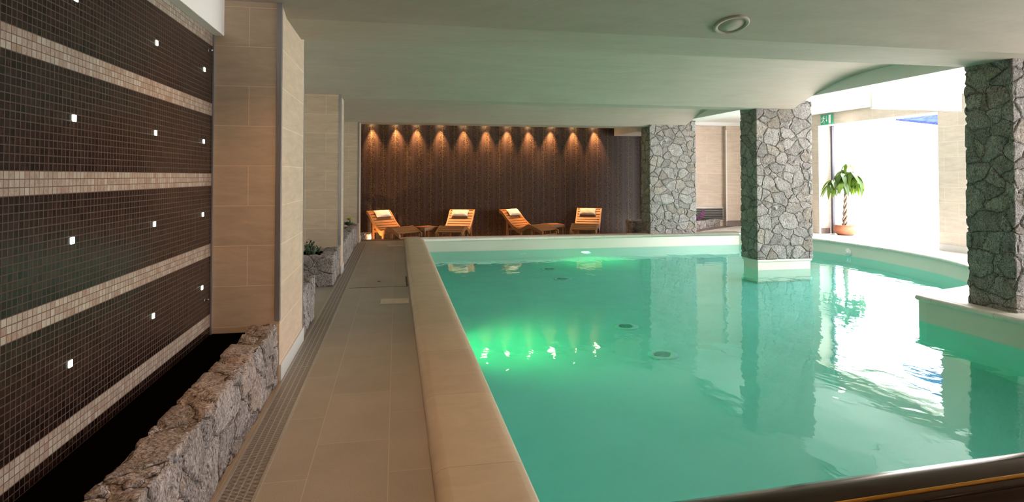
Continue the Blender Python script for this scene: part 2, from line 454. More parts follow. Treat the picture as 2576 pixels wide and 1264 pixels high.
# ceiling vaults
def vault_profile():
    pts = []
    def bay(y0, y1, s, n=24):
        for i in range(n + 1):
            t = i / n; pts.append((y0 + (y1 - y0) * t, ZC + 4 * s * t * (1 - t)))
    bay(-4.2, -.1, .38); bay(.6, 4.95, .38); bay(5.70, 9.85, .40); bay(10.25, 14.15, .38)
    pts.append((14.8, ZC))
    return pts
vp = vault_profile()
cm = MB(); n = len(vp)
x0, x1 = -1.8, 7.25
vs = [(x, y, z) for x in (x0, x1) for y, z in vp] + [(x, y, 3.5) for x in (x0, x1) for y, z in vp]
fs = [(i, i + 1, n + i + 1, n + i) for i in range(n - 1)] + [(2 * n + i, 3 * n + i, 3 * n + i + 1, 2 * n + i + 1) for i in range(n - 1)]
fs += [(i, 2 * n + i, 2 * n + i + 1, i + 1) for i in range(n - 1)] + [(n + i, n + i + 1, 3 * n + i + 1, 3 * n + i) for i in range(n - 1)]
fs += [(0, n, 3 * n, 2 * n), (n - 1, 3 * n - 1, 4 * n - 1, 2 * n - 1)]
cm.add(vs, fs)
cm.box(x0, x1, 14.8, 16.7, 3.02, 3.5)
struct(cm.obj('ceiling', M['ceiling']), 'vaulted plaster ceiling over the pool', 'ceiling')
struct(MB().box(7.25, 7.8, -4.2, 16.7, 2.97, 3.5).obj('trim_5', M['white']), 'long plaster beam carrying the arched ends of the vaults', 'beam')
struct(MB().box(7.8, 11.05, -4.2, 16.7, 3.12, 3.5).obj('ceiling_right', M['white']), 'flat bright white ceiling along the opening', 'ceiling')
struct(MB().bbox(8.12, 9.98, 8.95, 9.0, 2.72, 3.14, .004).obj('trim_6', M['white']), 'white boxed beam under the white side ceiling', 'beam')
struct(MB().box(6.25, 7.2, 14.8, 16.5, 2.72, 3.05).obj('trim_7', M['cream']), 'beige boxed beam above the right end of the wallpaper', 'beam')
struct(MB().bbox(XL, -1.262, -4, 4.76, 2.595, 3.0, .004).obj('trim_8', M['white']), 'white pelmet along the top of the mosaic wall', 'trim')

# ------------------------------------------------------------------ tiled pillars on the left
def tiled_pillar(y0, y1, xf, label, back_strip=True, xl=XF):
    t = thing('tiled_pillar', ((XL + xf) / 2, (y0 + y1) / 2, 0), label, 'pillar', 'tiled pillars along the walkway')
    m = MB().box(xl, xf, y0, y1, 0, 2.98)
    m.obj('tile_cladding', M['tile_x'], t)
    MB().bbox(xf - .036, xf + .004, y0 - .006, y0 + .03, .46, 2.95, .003).obj('corner_trim', M['strip'], t)
    if back_strip: MB().bbox(xf - .012, xf + .005, y1 - .02, y1 + .004, .1, 2.9, .002).obj('edge_trim', M['strip'], t)
    MB().bbox(xf, xf + .014, y0 + .01, y1 + .004, 0, .128, .003).obj('baseboard', M['skirting'], t)
    return t
p1 = tiled_pillar(4.76, 5.90, -.856, 'nearest beige tiled pillar, beside the mosaic wall', True, XL)
MB().bbox(XL - .001, XL + .012, 4.735, 4.762, .38, 2.6, .002).obj('edge_trim', M['strip'], p1)
tiled_pillar(9.75, 10.22, -.850, 'middle beige tiled pillar between the two far stone planters')
tiled_pillar(14.2, 14.75, -.832, 'farthest beige tiled pillar at the left end of the wallpaper')

# ------------------------------------------------------------------ stone planters (left side)
def planter(walls, soil, loc, label):
    t = thing('stone_planter', loc, label, 'planter', 'rubble stone planters along the walkway')
    m = MB()
    for w in walls: m.denseb(*w, st=.024)
    m.obj('stone_wall', M['stone_planter'], t)
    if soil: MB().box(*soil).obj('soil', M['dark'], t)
    return t
pl1 = planter([(-1.05, -.866, .8, 4.75, 0, .44)], (XL, -1.04, .8, 4.76, 0, .385), (-1.1, 2.8, 0), 'long stone planter in front of the mosaic wall')
planter([(XF + .02, -.872, 5.92, 6.88, 0, .45)], None, (-1.1, 6.4, 0), 'short rough stone block behind the nearest tiled pillar')
planter([(XF + .02, -.866, 8.70, 8.88, 0, .43), (-1.06, -.866, 8.88, 9.74, 0, .43)], (XF, -1.0, 8.8, 9.75, 0, .37), (-1.1, 9.2, 0), 'stone planter in front of the middle tiled pillar')
planter([(-1.05, -.862, 10.24, 14.18, 0, .44)], (XF, -1.0, 10.22, 14.2, 0, .37), (-1.1, 12.2, 0), 'long stone planter between the middle and farthest pillars')

# ------------------------------------------------------------------ rubble stone pillars on the right
def stone_pillar(x0, x1, y0, y1, z0, z1, label, plinth=None):
    t = thing('stone_pillar', ((x0 + x1) / 2, (y0 + y1) / 2, plinth[0] if plinth else z0), label, 'pillar', 'rubble stone pillars around the pool')
    MB().denseb(x0, x1, y0, y1, z0, z1, st=.022).obj('stone_cladding', M['stone'], t)
    if plinth:
        m = MB().bbox(x0 + .03, x1 - .03, y0 + .03, y1 - .03, plinth[0], z0 + .002, .004)
        m.bbox(x0 + .005, x1 - .005, y0 + .005, y1 - .005, z0 - .05, z0, .018)
        m.obj('plinth', M['poolband'], t)
    return t
stone_pillar(6.42, 7.70, 5.18, 5.72, .09, 2.96, 'dark stone pillar on the pool corner at the right edge')
stone_pillar(6.56, 7.72, 9.98, 10.50, 0, 2.96, 'stone pillar standing in the pool water', (-1.5, 0))
stone_pillar(6.25, 7.5, 14.02, 14.55, .0, 2.96, 'farthest stone pillar beside the wallpaper wall')

def block(x0, x1, y0, y1, z0, z1, label, soil=True):
    t = thing('stone_block', ((x0 + x1) / 2, (y0 + y1) / 2, z0), label, 'planter')
    MB().denseb(x0, x1, y0, y1, z0, z1, st=.03).obj('stone_wall', M['stone_planter'], t)
    return t
block(6.2, 6.9, 14.98, 15.5, LOW, .34, 'low stone block left of the farthest stone pillar')
block(-1.0, -.60, 15.25, 15.6, LOW, .12, 'small stone block left of the first lounger')
# diagonal kerb planter under the grille
t = thing('stone_kerb', (8.6, 15.5, DK), 'low diagonal stone kerb under the wall grille', 'planter')
m = MB(); ang = math.atan2(1.13, 1.53); mt = Matrix.Translation((7.75, 14.80, 0)) @ Matrix.Rotation(ang, 4, 'Z')
q = MB().denseb(0, 1.9, 0, .16, DK, .30, st=.03); q.v = [tuple(mt @ Vector(p)) for p in q.v]
q.obj('stone_wall', M['stone_planter'], t)
q2 = MB().box(-.1, 2.2, -.30, -.03, DK, DK + .005); q2.v = [tuple(mt @ Vector(p)) for p in q2.v]
struct(q2.obj('trim_9', M['skirt_brown']), 'dark floor strip along the diagonal stone kerb', 'trim')
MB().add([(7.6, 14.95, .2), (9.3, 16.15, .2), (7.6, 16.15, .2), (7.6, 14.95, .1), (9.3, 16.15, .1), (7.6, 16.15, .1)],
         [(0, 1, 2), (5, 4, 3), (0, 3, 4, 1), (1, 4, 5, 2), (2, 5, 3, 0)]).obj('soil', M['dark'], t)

# ------------------------------------------------------------------ pool
def curve_pts(ctrl, k=6):
    out = []
    for i in range(len(ctrl) - 1):
        p0 = ctrl[max(i - 1, 0)]; p1 = ctrl[i]; p2 = ctrl[i + 1]; p3 = ctrl[min(i + 2, len(ctrl) - 1)]
        for j in range(k):
            t = j / k
            out.append(tuple(.5 * ((2 * b) + (c - a) * t + (2 * a - 5 * b + 4 * c - d) * t * t + (-a + 3 * b - 3 * c + d) * t ** 3) for a, b, c, d in zip(p0, p1, p2, p3)))
    out.append(ctrl[-1]); return out
right = curve_pts([(6.9, 6.46), (7.5, 6.66), (8.3, 7.12), (9.0, 7.85), (9.45, 8.75), (9.68, 9.8), (9.76, 10.8), (9.70, 11.8), (9.5, 12.7), (9.1, 13.4), (8.6, 13.85)])
PENX = 6.24
right = [(PENX, 1.35), (PENX, 3.8), (PENX, 6.1), (PENX + .03, 6.23), (PENX + .14, 6.29)] + right
outline = [(.62, 1.35)] + right + [(.62, 13.85)]
ZF = -1.5; ZWAT = -.2
def walls_of(pts, z0, z1, closed=True, off=0.0):
    m = MB(); nn = len(pts)
    vs = [(x, y, z0) for x, y in pts] + [(x, y, z1) for x, y in pts]
    fs = [(i, nn + i, nn + (i + 1) % nn, (i + 1) % nn) for i in range(nn if closed else nn - 1)]
    m.add(vs, fs); return m
pm = walls_of(outline, ZF, -.28)
pm.add([(x, y, ZF) for x, y in outline], [tuple(range(len(outline)))])
struct(pm.obj('pool_basin', M['pool']), 'pale turquoise pool floor and walls under water', 'pool')
# band above the water line, thin ring wall
def ring(pts, prof, closed=False): return sweep(MB(), pts, prof, closed, False)
full = [(.62, 1.35)] + right + [(.62, 13.85), (.62, 1.35)]
bandp = [(0.0, -.28), (.05, -.28), (.05, .04), (0.0, .04)]
bm_ = MB(); sweep(bm_, [(PENX, 1.35)] + right[1:] + [(.62, 13.85), (.62, 1.35)], bandp, False, False)
struct(bm_.obj('pool_rim_band', M['poolband']), 'cream band of pool wall above the water line', 'pool')
wm = MB(); NX = 1
wm.add([(x, y, ZWAT) for x, y in outline], [tuple(range(len(outline)))])
wat = wm.obj('pool_water', M['water'])
tag(wat, 'still turquoise green water filling the pool', 'water', None, 'stuff')

bull = []
def nose(w, zt, th=.065, over=.035):
    r = th / 2; pr = [(w, zt - th - .02), (w, zt)]
    for i in range(9):
        a = PI / 2 + PI * i / 8; pr.append((-over + r + r * math.cos(a), zt - r + r * math.sin(a)))
    pr.append((.03, zt - th)); return pr
# left coping: broad slab with softly rounded outer edge and a bullnose over the water
prof = [(.43, 0.0), (.43, .045), (.42, .075), (.395, .092), (.36, .1)]
prof += [(0.06, .1), (.02, .098), (-.012, .085), (-.03, .062), (-.03, .045), (-.015, .03), (.02, .022), (.02, 0)]
lm = MB(); sweep(lm, [(.62, 1.35), (.62, 7), (.62, 14.28)][::1], [(-(a), b) for a, b in prof][::-1], False, True)
struct(lm.obj('pool_coping_left', M['coping_y']), 'long sandy stone coping along the left pool edge', 'coping')
fm = MB(); sweep(fm, [(8.75, 13.85), (.585, 13.85)], nose(.45, .1), False, True)
struct(fm.obj('pool_coping_far', M['coping_x']), 'pale stone coping along the far pool edge', 'coping')
rm = MB(); sweep(rm, right, nose(.40, .1), False, True)
rm.box(6.285, 7.2, 3.0, 6.235, .085, .1015)
struct(rm.obj('pool_coping_right', M['coping_r']), 'curved pale coping around the right pool edge', 'coping')
# right deck
dm = MB(); nn = len(right)
inner = []
for i, (x, y) in enumerate(right):
    a = right[max(i - 1, 0)]; b = right[min(i + 1, nn - 1)]
    dx, dy = b[0] - a[0], b[1] - a[1]; L = math.hypot(dx, dy); inner.append((x + .3 * dy / L, y - .3 * dx / L))
inner = [(x, min(max(y, 1.35), 14.2)) for x, y in inner] + [(8.2, 14.15), (7.2, 14.15), (7.2, 16.15)]
vs = [(x, y, DK) for x, y in inner] + [(11.2, y, DK) for x, y in inner]
k = len(inner)
dm.add(vs, [(i, k + i, k + i + 1, i + 1) for i in range(k - 1)])
dm.box(6.36, 8.4, 1.36, 6.2, .0, DK - .004)
struct(dm.obj('floor_right', plain('deck_tiles', (.62, .59, .55), .4, 0, .05, 2)), 'pale deck around the curved right pool edge', 'floor')

# pool fittings
def pool_light(loc, nx, ny, label, lit):
    t = thing('pool_light', loc, label, 'pool light', 'round underwater pool lights')
    mt = Matrix.Rotation(math.atan2(ny, nx), 4, 'Z') @ Matrix.Rotation(PI / 2, 4, 'Y')
    MB().lathe([(.13, 0), (.13, .02), (.105, .03), (.10, .02), (.10, 0)], loc, 28, mt).obj('rim', M['can'], t)
    MB().lathe([(.098, .005), (.098, .024), (.06, .034), (.01, .037)], loc, 28, mt).obj('lamp_lens', M['pool_led'] if lit else M['sign_white'], t)
    return t
pool_light((4.49, 13.85, -.82), 0, -1, 'glowing pool light under water on the far wall', True)
pool_light((2.95, 13.85, -.82), 0, -1, 'unlit round pool light left of the glowing one', False)
pool_light((.62, 7.4, -.82), 1, 0, 'green pool light under the left coping', True)
NZ = thing('water_nozzle', (9.70, 11.45, -.13), 'white round water nozzle on the curved right pool wall', 'nozzle')
mt = Matrix.Rotation(R(176), 4, 'Z') @ Matrix.Rotation(PI / 2, 4, 'Y')
MB().lathe([(.09, 0), (.09, .015), (.07, .028), (.045, .03)], (9.735, 11.45, -.125), 24, mt).obj('flange', M['sign_white'], NZ)
MB().lathe([(.04, .02), (.04, .06), (.025, .065), (.02, .05)], (9.735, 11.45, -.125), 20, mt).obj('spout', M['sign_white'], NZ)
def floor_grate(x, y, label):
    t = thing('pool_drain', (x, y, ZF), label, 'drain', 'round drains on the pool floor')
    MB().lathe([(.175, 0), (.172, .014), (.10, .022), (.10, .0)], (x, y, ZF), 36).obj('ring', M['drainring'], t)
    g_ = MB().lathe([(.10, .002), (.10, .010)], (x, y, ZF), 30)
    for i in range(18):
        a = i * PI / 9; mt2 = Matrix.Translation((x, y, ZF)) @ Matrix.Rotation(a, 4, 'Z'); g_.box(.015, .10, -.004, .004, .008, .020, mt2)
    g_.obj('grille', M['draindark'], t)
M['drainring'] = plain('drain_ring', (.40, .80, .74), .5); M['draindark'] = plain('drain_dark', (.17, .55, .48), .6)
floor_grate(3.14, 6.70, 'nearest round drain on the pool floor')
floor_grate(3.14, 7.87, 'second nearest round drain on the pool floor')
floor_grate(3.17, 11.2, 'third round drain on the pool floor, toward the far edge')
floor_grate(3.19, 12.3, 'farthest round drain on the pool floor')

# ------------------------------------------------------------------ linear drain in the floor
dr = thing('floor_drain', (-.745, 7.4, 0), 'long slotted metal drain channel along the walkway', 'drain')
XA, XB = -.838, -.652
MB().bbox(XA, XA + .016, .2, 14.2, -.02, .006, .002).obj('side_frame', M['steel'], dr)
MB().bbox(XB - .018, XB, .2, 14.2, -.02, .006, .002).obj('side_frame', M['steel'], dr)
y = .2
while y < 14.2 - .01:
    y2 = min(y + .7, 14.2)
    gm = MB().box(XA + .017, XB - .019, y + .002, y2 - .002, -.01, .003)
    gt = gm.obj('grate', M['grate'], dr)
    rm_ = MB(); wdt = (XB - XA - .036) / 4
    for i in range(1, 4): rm_.box(XA + .017 + wdt * i - .003, XA + .017 + wdt * i + .003, y + .002, y2 - .002, .0031, .0055)
    rm_.box(XA + .017, XB - .019, y2 - .006, y2 - .002, .0031, .0045)
    rm_.obj('rib', M['steel'], gt).location = (0, 0, 0)
    y = y2
for gt in [o for o in dr.children if o.name.startswith('grate')]:
    for ch in gt.children:
        ch.data.transform(Matrix.Translation(-Vector(dr['_o'])))
# inspection hatch and glossy lids
h = thing('floor_hatch', (-.23, 8.95, 0), 'tiled floor hatch with a dark seam beside the pool coping', 'hatch')
MB().box(-.63, .16, 8.53, 8.542, .0005, .003).box(.148, .172, 8.53, 9.35, .0005, .004).obj('seam', M['vent_dark'], h)
MB().lathe([(.022, .0), (.022, .003)], (-.239, 8.99, .0008), 16).obj('finger_hole', M['vent_dark'], h)
l1 = MB().bbox(-.18, .165, 7.39, 7.69, -.01, .006, .003).obj('skimmer_lid', M['lid'], at=(0, 7.54, 0))
tag(l1, 'nearer glossy pale lid in the floor beside the coping', 'lid', 'glossy lids in the floor')
l2 = MB().bbox(-.18, .165, 13.35, 13.65, -.01, .006, .003).obj('skimmer_lid', M['lid'], at=(0, 13.5, 0))
tag(l2, 'farther glossy pale lid in the floor near the loungers', 'lid', 'glossy lids in the floor')

# ------------------------------------------------------------------ lights set in the mosaic
rowz = [2.305, 1.794, 1.278, .763]; coly = [2.82, 3.69, 4.55]
rown = ['top row, above the upper pale band', 'second row, above the middle pale band', 'third row, below the middle pale band', 'bottom row, below the lower pale band']
coln = ['farthest from the pillar', 'in the middle of the row', 'closest to the tiled pillar']
for i, z in enumerate(rowz):
    for j, yy in enumerate(coly):
        o = MB().bbox(XL - .005, XL + .004, yy - .0145, yy + .0145, z - .0145, z + .0145, .002).obj('tile_light', M['tile_light'], at=(XL, yy, z))
        tag(o, 'glowing mosaic tile, %s, %s' % (rown[i], coln[j]), 'light', 'glowing tiles in the mosaic wall')
for yy, zz, w in ((4.633, 2.458, 'upper'), (4.604, .665, 'lower')):
    t = thing('wall_hook', (XL, yy, zz), '%s small chrome hook on the mosaic beside the pillar' % w, 'hook', 'chrome hooks on the mosaic')
    MB().lathe([(.012, 0), (.012, .004)], (XL, yy, zz), 14, Matrix.Rotation(PI / 2, 4, 'Y')).obj('rose', M['chrome'], t)
    MB().tube([(XL, yy, zz), (XL + .02, yy, zz), (XL + .03, yy, zz + .006)], .005, 8).obj('peg', M['chrome'], t)

# ------------------------------------------------------------------ loungers
LW = .70
prof_l = [(0, .84), (.07, .82), (.16, .745), (.28, .62), (.42, .50), (.56, .41), (.68, .365), (.78, .375), (.88, .42), (.97, .465), (1.06, .48), (1.15, .465), (1.28, .42), (1.42, .36), (1.5, .33)]
def smoothprof(n=48):
    pts = curve_pts(prof_l, 4); return pts
PR = smoothprof()
def pz(y):
    for a, b in zip(PR, PR[1:]):
        if a[0] <= y <= b[0]: return a[1] + (b[1] - a[1]) * (y - a[0]) / max(1e-6, b[0] - a[0])
    return PR[-1][1]
def make_lounger(wood_m):
    root = bpy.data.objects.new('sun_lounger', None); COL.objects.link(root); root.empty_display_size = .1
    C = .75                                              # local origin under the middle; +y is the head
    for sx in (-1, 1):
        m = MB(); xa, xb = sx * LW / 2, sx * (LW / 2 - .04)
        top = [(a, b + .018) for a, b in PR]; bot = []
        for (a, b) in PR:
            th = .075 + .035 * math.exp(-((a - .70) / .10) ** 2)
            bot.append((a, b - th))
        nn = len(PR)
        vs = [(x, C - a, z) for x in (xa, xb) for a, z in top] + [(x, C - a, z) for x in (xa, xb) for a, z in bot]
        fs = []
        for i in range(nn - 1):
            fs += [(i, i + 1, nn + i + 1, nn + i), (2 * nn + i, 3 * nn + i, 3 * nn + i + 1, 2 * nn + i + 1),
                   (i, 2 * nn + i, 2 * nn + i + 1, i + 1), (nn + i, nn + i + 1, 3 * nn + i + 1, 3 * nn + i)]
        fs += [(0, nn, 3 * nn, 2 * nn), (nn - 1, 3 * nn - 1, 4 * nn - 1, 2 * nn - 1)]
        m.add(vs, fs); m.obj('side_rail', wood_m, root)
    sl = MB(); L = 0; last = -1; acc = [0]
    for a, b in zip(PR, PR[1:]): acc.append(acc[-1] + math.hypot(b[0] - a[0], b[1] - a[1]))
    total = acc[-1]; pitch = .098; s = .03
    while s < total - .02:
        i = max(j for j in range(len(acc)) if acc[j] <= s); i = min(i, len(PR) - 2)
        f = (s - acc[i]) / (acc[i + 1] - acc[i]); yy = PR[i][0] + f * (PR[i + 1][0] - PR[i][0]); zz = PR[i][1] + f * (PR[i + 1][1] - PR[i][1])
        tl = math.atan2(PR[i + 1][1] - PR[i][1], -(PR[i + 1][0] - PR[i][0]))
        mt = Matrix.Translation((0, C - yy, zz)) @ Matrix.Rotation(tl + PI, 4, 'X')
        sl.bbox(-LW / 2 + .04, LW / 2 - .04, -.039, .039, -.011, .011, .003, mt); s += pitch
    sl.obj('slats', wood_m, root)
    for sx in (-1, 1):
        for yy in (.25, .70, 1.08, 1.44):
            xa = sx * (LW / 2 - .045); w = .028
            zt = pz(yy) - .03
            MB().bbox(min(xa, xa - sx * .04), max(xa, xa - sx * .04), C - yy - w, C - yy + w, 0, zt, .004).obj('leg', wood_m, root)
    MB().bbox(-LW / 2 + .085, LW / 2 - .085, C - .27, C - .23, .30, .36, .004).obj('crossbar', wood_m, root)
    MB().bbox(-LW / 2 + .085, LW / 2 - .085, C - 1.46, C - 1.42, .20, .26, .004).obj('crossbar', wood_m, root)
    return root
def make_pillow():
    bm = bmesh.new(); bmesh.ops.create_grid(bm, x_segments=24, y_segments=14, size=1)
    top = []
    m = MB(); nx, ny = 26, 16; vs = []; fs = []
    for s in (1, -1):
        for j in range(ny + 1):
            for i in range(nx + 1):
                u = -1 + 2 * i / nx; v = -1 + 2 * j / ny
                hgt = ((1 - abs(u) ** 3.0) * (1 - abs(v) ** 2.6)) ** .5
                pin = 1 - .07 * (1 - v * v) * abs(u) ** 3 - .0
                pv = 1 - .10 * (1 - u * u) ** 1 * abs(v) ** 3 * .6
                vs.append((u * .235 * pin, v * .115 * pv, s * .052 * hgt + .004 * math.sin(7 * u + 3 * v) * hgt))
    K = (nx + 1) * (ny + 1)
    for s in range(2):
        for j in range(ny):
            for i in range(nx):
                a = s * K + j * (nx + 1) + i; q_ = (a, a + 1, a + nx + 2, a + nx + 1)
                fs.append(q_ if s == 0 else q_[::-1])
    bm.free()
    m.add(vs, fs, True); o = m.obj('pillow', M['fabric'])
    return o
proto = make_lounger(M['wood']); pil0 = make_pillow()
# head centre, foot centre of each lounger on the floor
LG = [((-.47, 16.24), 34, 'wooden wave lounger at the left end of the row, beside the farthest tiled pillar'),
      ((1.80, 16.28), -20, 'second wooden wave lounger from the left, right of the left side table'),
      ((3.03, 16.22), 38, 'third wooden wave lounger from the left, its foot in front of a side table'),
      ((5.42, 16.28), -25, 'wooden wave lounger at the right end of the row, facing the pool')]
PLAB = ['white pillow on the leftmost lounger', 'white pillow on the second lounger from the left', 'white pillow on the third lounger from the left', 'white pillow on the rightmost lounger']
first = True
for i, ((hx, hy), yaw, lab) in enumerate(LG):
    a = R(yaw)                                           # local +y (head) turned by yaw
    o = proto if i == 0 else copy_tree(proto)
    o.rotation_euler = (0, 0, a)
    o.location = (hx + .75 * math.sin(a), hy - .75 * math.cos(a), LOW)
    tag(o, lab, 'lounger', 'wooden loungers along the wallpaper wall', 'thing')
    p = pil0 if i == 0 else pil0.copy()
    if i: COL.objects.link(p)
    yy = .17 + .01 * (i % 2); sl_ = (pz(yy + .06) - pz(yy - .06)) / .12
    tilt = math.atan(-sl_)
    lx = .03 * (-1) ** i
    W = Matrix.Translation(o.location) @ Matrix.Rotation(a, 4, 'Z') @ Matrix.Translation((lx, .75 - yy - .040 * math.sin(tilt), pz(yy) + .062 * math.cos(tilt))) @ Matrix.Rotation(tilt, 4, 'X')
    p.matrix_world = W
    tag(p, PLAB[i], 'pillow', 'white pillows on the loungers', 'thing')

def side_table():
    root = bpy.data.objects.new('side_table', None); COL.objects.link(root); root.empty_display_size = .1
    s = .24
    tm = MB()
    for k in range(6): tm.bbox(-s + .02, s - .02, -s + .022 + k * .0735, -s + .022 + k * .0735 + .068, .445, .465, .003)
    tm.obj('table_top', M['wood'], root)
    am = MB()
    for sx in (-1, 1):
        am.bbox(min(sx * s, sx * (s - .022)), max(sx * s, sx * (s - .022)), -s, s, .385, .467, .003)
        am.bbox(-s + .022, s - .022, min(sx * s, sx * (s - .022)), max(sx * s, sx * (s - .022)), .385, .467, .003)
    am.obj('apron', M['wood'], root)
    for sx in (-1, 1):
        for sy in (-1, 1):
            MB().bbox(*sorted((sx * (s - .023), sx * (s - .068))), *sorted((sy * (s - .023), sy * (s - .068))), 0, .444, .003).obj('leg', M['wood'], root)
    return root
t1 = side_table(); t1.location = (.78, 15.50, LOW); t1.rotation_euler = (0, 0, R(33))
tag(t1, 'small wooden side table between the first and second loungers', 'table', 'wooden side tables', 'thing')
t2 = copy_tree(t1); t2.location = (4.19, 15.72, LOW); t2.rotation_euler = (0, 0, R(12))
tag(t2, 'small wooden side table behind the foot of the third lounger', 'table', 'wooden side tables', 'thing')

# ------------------------------------------------------------------ wall washer lamps above the wallpaper
ordn = ['first', 'second', 'third', 'fourth', 'fifth', 'sixth', 'seventh', 'eighth', 'ninth', 'tenth', 'eleventh']
for i, xx in enumerate([-.647, -.015, .551, 1.20, 1.84, 2.441, 3.086, 3.672, 4.358, 4.997, 5.62]):
    yl = YW - .105
    t = thing('ceiling_spotlight', (xx, yl, 3.02), 'recessed warm spotlight washing the wallpaper, %s from the left' % ordn[i], 'lamp', 'warm spotlights above the wallpaper')
    MB().lathe([(.055, 0), (.055, -.018), (.042, -.02), (.042, -.01)], (xx, yl, 3.02), 20).obj('housing', M['can'], t)
    MB().lathe([(.038, -.012), (.038, -.023)], (xx, yl, 3.02), 20).obj('lamp_lens', M['lens'], t)
    ld = bpy.data.lights.new('spot_beam', 'SPOT'); ld.energy = 360; ld.color = (1, .48, .18); ld.spot_size = R(57); ld.spot_blend = 1.0; ld.shadow_soft_size = .02
    lo = bpy.data.objects.new('spot_beam', ld); COL.objects.link(lo); lo.parent = t; lo.location = (0, 0, -.06)
    lo.rotation_euler = (R(random.uniform(3, 7)), R(random.uniform(-6, 6)), 0)

# warm uplight on the floor left of the first lounger
t = thing('floor_uplight', (-.54, 15.14, LOW), 'small warm floor uplight beside the leftmost lounger', 'lamp')
MB().lathe([(.05, 0), (.05, .05), (.035, .06)], (-.54, 15.14, LOW), 18).obj('housing', M['steel'], t)
MB().lathe([(.032, .058), (.032, .063)], (-.54, 15.14, LOW), 18).obj('lamp_lens', M['downlight'], t)
ld = bpy.data.lights.new('uplight_beam', 'SPOT'); ld.energy = 60; ld.color = (1, .5, .2); ld.spot_size = R(95); ld.spot_blend = .8; ld.shadow_soft_size = .03
lo = bpy.data.objects.new('uplight_beam', ld); COL.objects.link(lo); lo.parent = t; lo.location = (0, 0, .09)
lo.rotation_euler = Vector((-.05, 1.35, 1.0)).to_track_quat('-Z', 'Y').to_euler()

# ------------------------------------------------------------------ ceiling details
t = thing('ceiling_speaker', (3.0, 4.93, 2.81), 'round flush disc in the plaster ceiling', 'ceiling disc')
sl = -.36
cz = None
for a, b in zip(vp, vp[1:]):
    if a[0] <= 4.72 < b[0]: cz = a[1] + (b[1] - a[1]) * (4.72 - a[0]) / (b[0] - a[0]); sl = (b[1] - a[1]) / (b[0] - a[0])
mt = Matrix.Rotation(math.atan(sl), 4, 'X')
cc = Vector((2.87, 4.72, cz))
t.location = cc; t['_o'] = tuple(cc)
MB().lathe([(.152, .01), (.152, -.012), (.142, -.02), (.118, -.016), (.114, .0)], cc, 40, mt, False).obj('rim', M['ceiling'], t)
MB().lathe([(.113, .0), (.113, -.008), (.02, -.012)], cc, 40, mt).obj('cover', M['ceiling'], t)

def downlight(x, y, z, label, group='downlights in the white side ceiling', e=60, c=(1, .8, .55)):
    t = thing('ceiling_downlight', (x, y, z), label, 'lamp', group)
    MB().lathe([(.09, .0), (.09, -.012), (.075, -.014), (.075, -.002)], (x, y, z), 24).obj('rim', M['can'], t)
    MB().lathe([(.074, -.004), (.074, -.008)], (x, y, z), 24).obj('lamp_lens', M['downlight'], t)
    ld = bpy.data.lights.new('downlight_beam', 'SPOT'); ld.energy = e; ld.color = c; ld.spot_size = R(110); ld.spot_blend = .8; ld.shadow_soft_size = .06
    lo = bpy.data.objects.new('downlight_beam', ld); COL.objects.link(lo); lo.parent = t; lo.location = (0, 0, -.03)
for x, y, lab in ((.35, 2.6, 'added warm fill lamp over the walkway beside the near planter'), (-.5, 3.75, 'added warm fill lamp in front of the nearest tiled pillar'), (-.35, .2, 'added warm fill lamp over the walkway nearest the front wall'), (2.6, -1.2, 'added warm fill lamp in front of the pool')):  # unseen lamps added overhead as warm fill
    zc = [a[1] + (b[1] - a[1]) * (y - a[0]) / (b[0] - a[0]) for a, b in zip(vp, vp[1:]) if a[0] <= y < b[0]][0]
    downlight(x, y, zc - .004, lab, 'added fill lamps in the near vault', 75 if y > 3 else 45, (1, .52, .25))
downlight(10.25, 12.4, 3.12, 'round downlight in the white ceiling near the bright opening')

# ------------------------------------------------------------------ exit sign
ex = thing('exit_sign', (10.585, 13.1, 2.95), 'green emergency exit sign with running figure and down arrow', 'sign')
sx = 10.59; y0, y1, z0, z1 = 12.90, 13.31, 2.835, 3.09
MB().bbox(sx - .035, sx, y0, y1, z0, z1, .006).obj('panel', M['sign_green'], ex)
def sg(poly, name, mat):
    # poly in sign units: u 0..1 left to right as seen from the pool, v 0..1 upward
    m = MB(); e = sx - .0365
    pts = [(y1 - u * (y1 - y0), z0 + v * (z1 - z0)) for u, v in poly]; nn = len(pts)
    vs = [(e, a, b) for a, b in pts] + [(e + .002, a, b) for a, b in pts]
    m.add(vs, [tuple(range(nn)), tuple(range(2 * nn - 1, nn - 1, -1))] + [(i, (i + 1) % nn, nn + (i + 1) % nn, nn + i) for i in range(nn)])
    return m
pic = MB()
def bar(p, q, w):
    dx, dy = q[0] - p[0], (q[1] - p[1]) * .62; L = math.hypot(dx, dy); nx, ny = -dy / L * w, dx / L * w / .62
    return [(p[0] + nx, p[1] + ny), (q[0] + nx, q[1] + ny), (q[0] - nx, q[1] - ny), (p[0] - nx, p[1] - ny)]
def addp(poly):
    m = sg(poly, '', None); pic.add(m.v, m.f)
addp([(.30 + .035 * math.cos(i * PI / 6), .84 + .055 * math.sin(i * PI / 6)) for i in range(12)])
for p, q, w in (((.26, .76), (.22, .45), .035), ((.22, .47), (.32, .34), .022), ((.32, .34), (.30, .12), .02), ((.22, .47), (.14, .28), .022), ((.14, .28), (.04, .27), .02),
                ((.27, .72), (.36, .60), .016), ((.36, .60), (.41, .64), .015), ((.25, .72), (.13, .68), .016), ((.13, .68), (.09, .55), .015)):
    addp(bar(p, q, w))
pic.obj('running_figure', M['sign_white'], ex)
ar = MB()
for poly in (bar((.52, .85), (.52, .42), .014), [(.46, .46), (.58, .46), (.52, .26)]):
    m = sg(poly, '', None); ar.add(m.v, m.f)
ar.obj('arrow', M['sign_white'], ex)
m = sg([(.70, .06), (.88, .06), (.88, .92), (.70, .92)], '', None); m.obj('doorway_mark', M['sign_white'], ex)

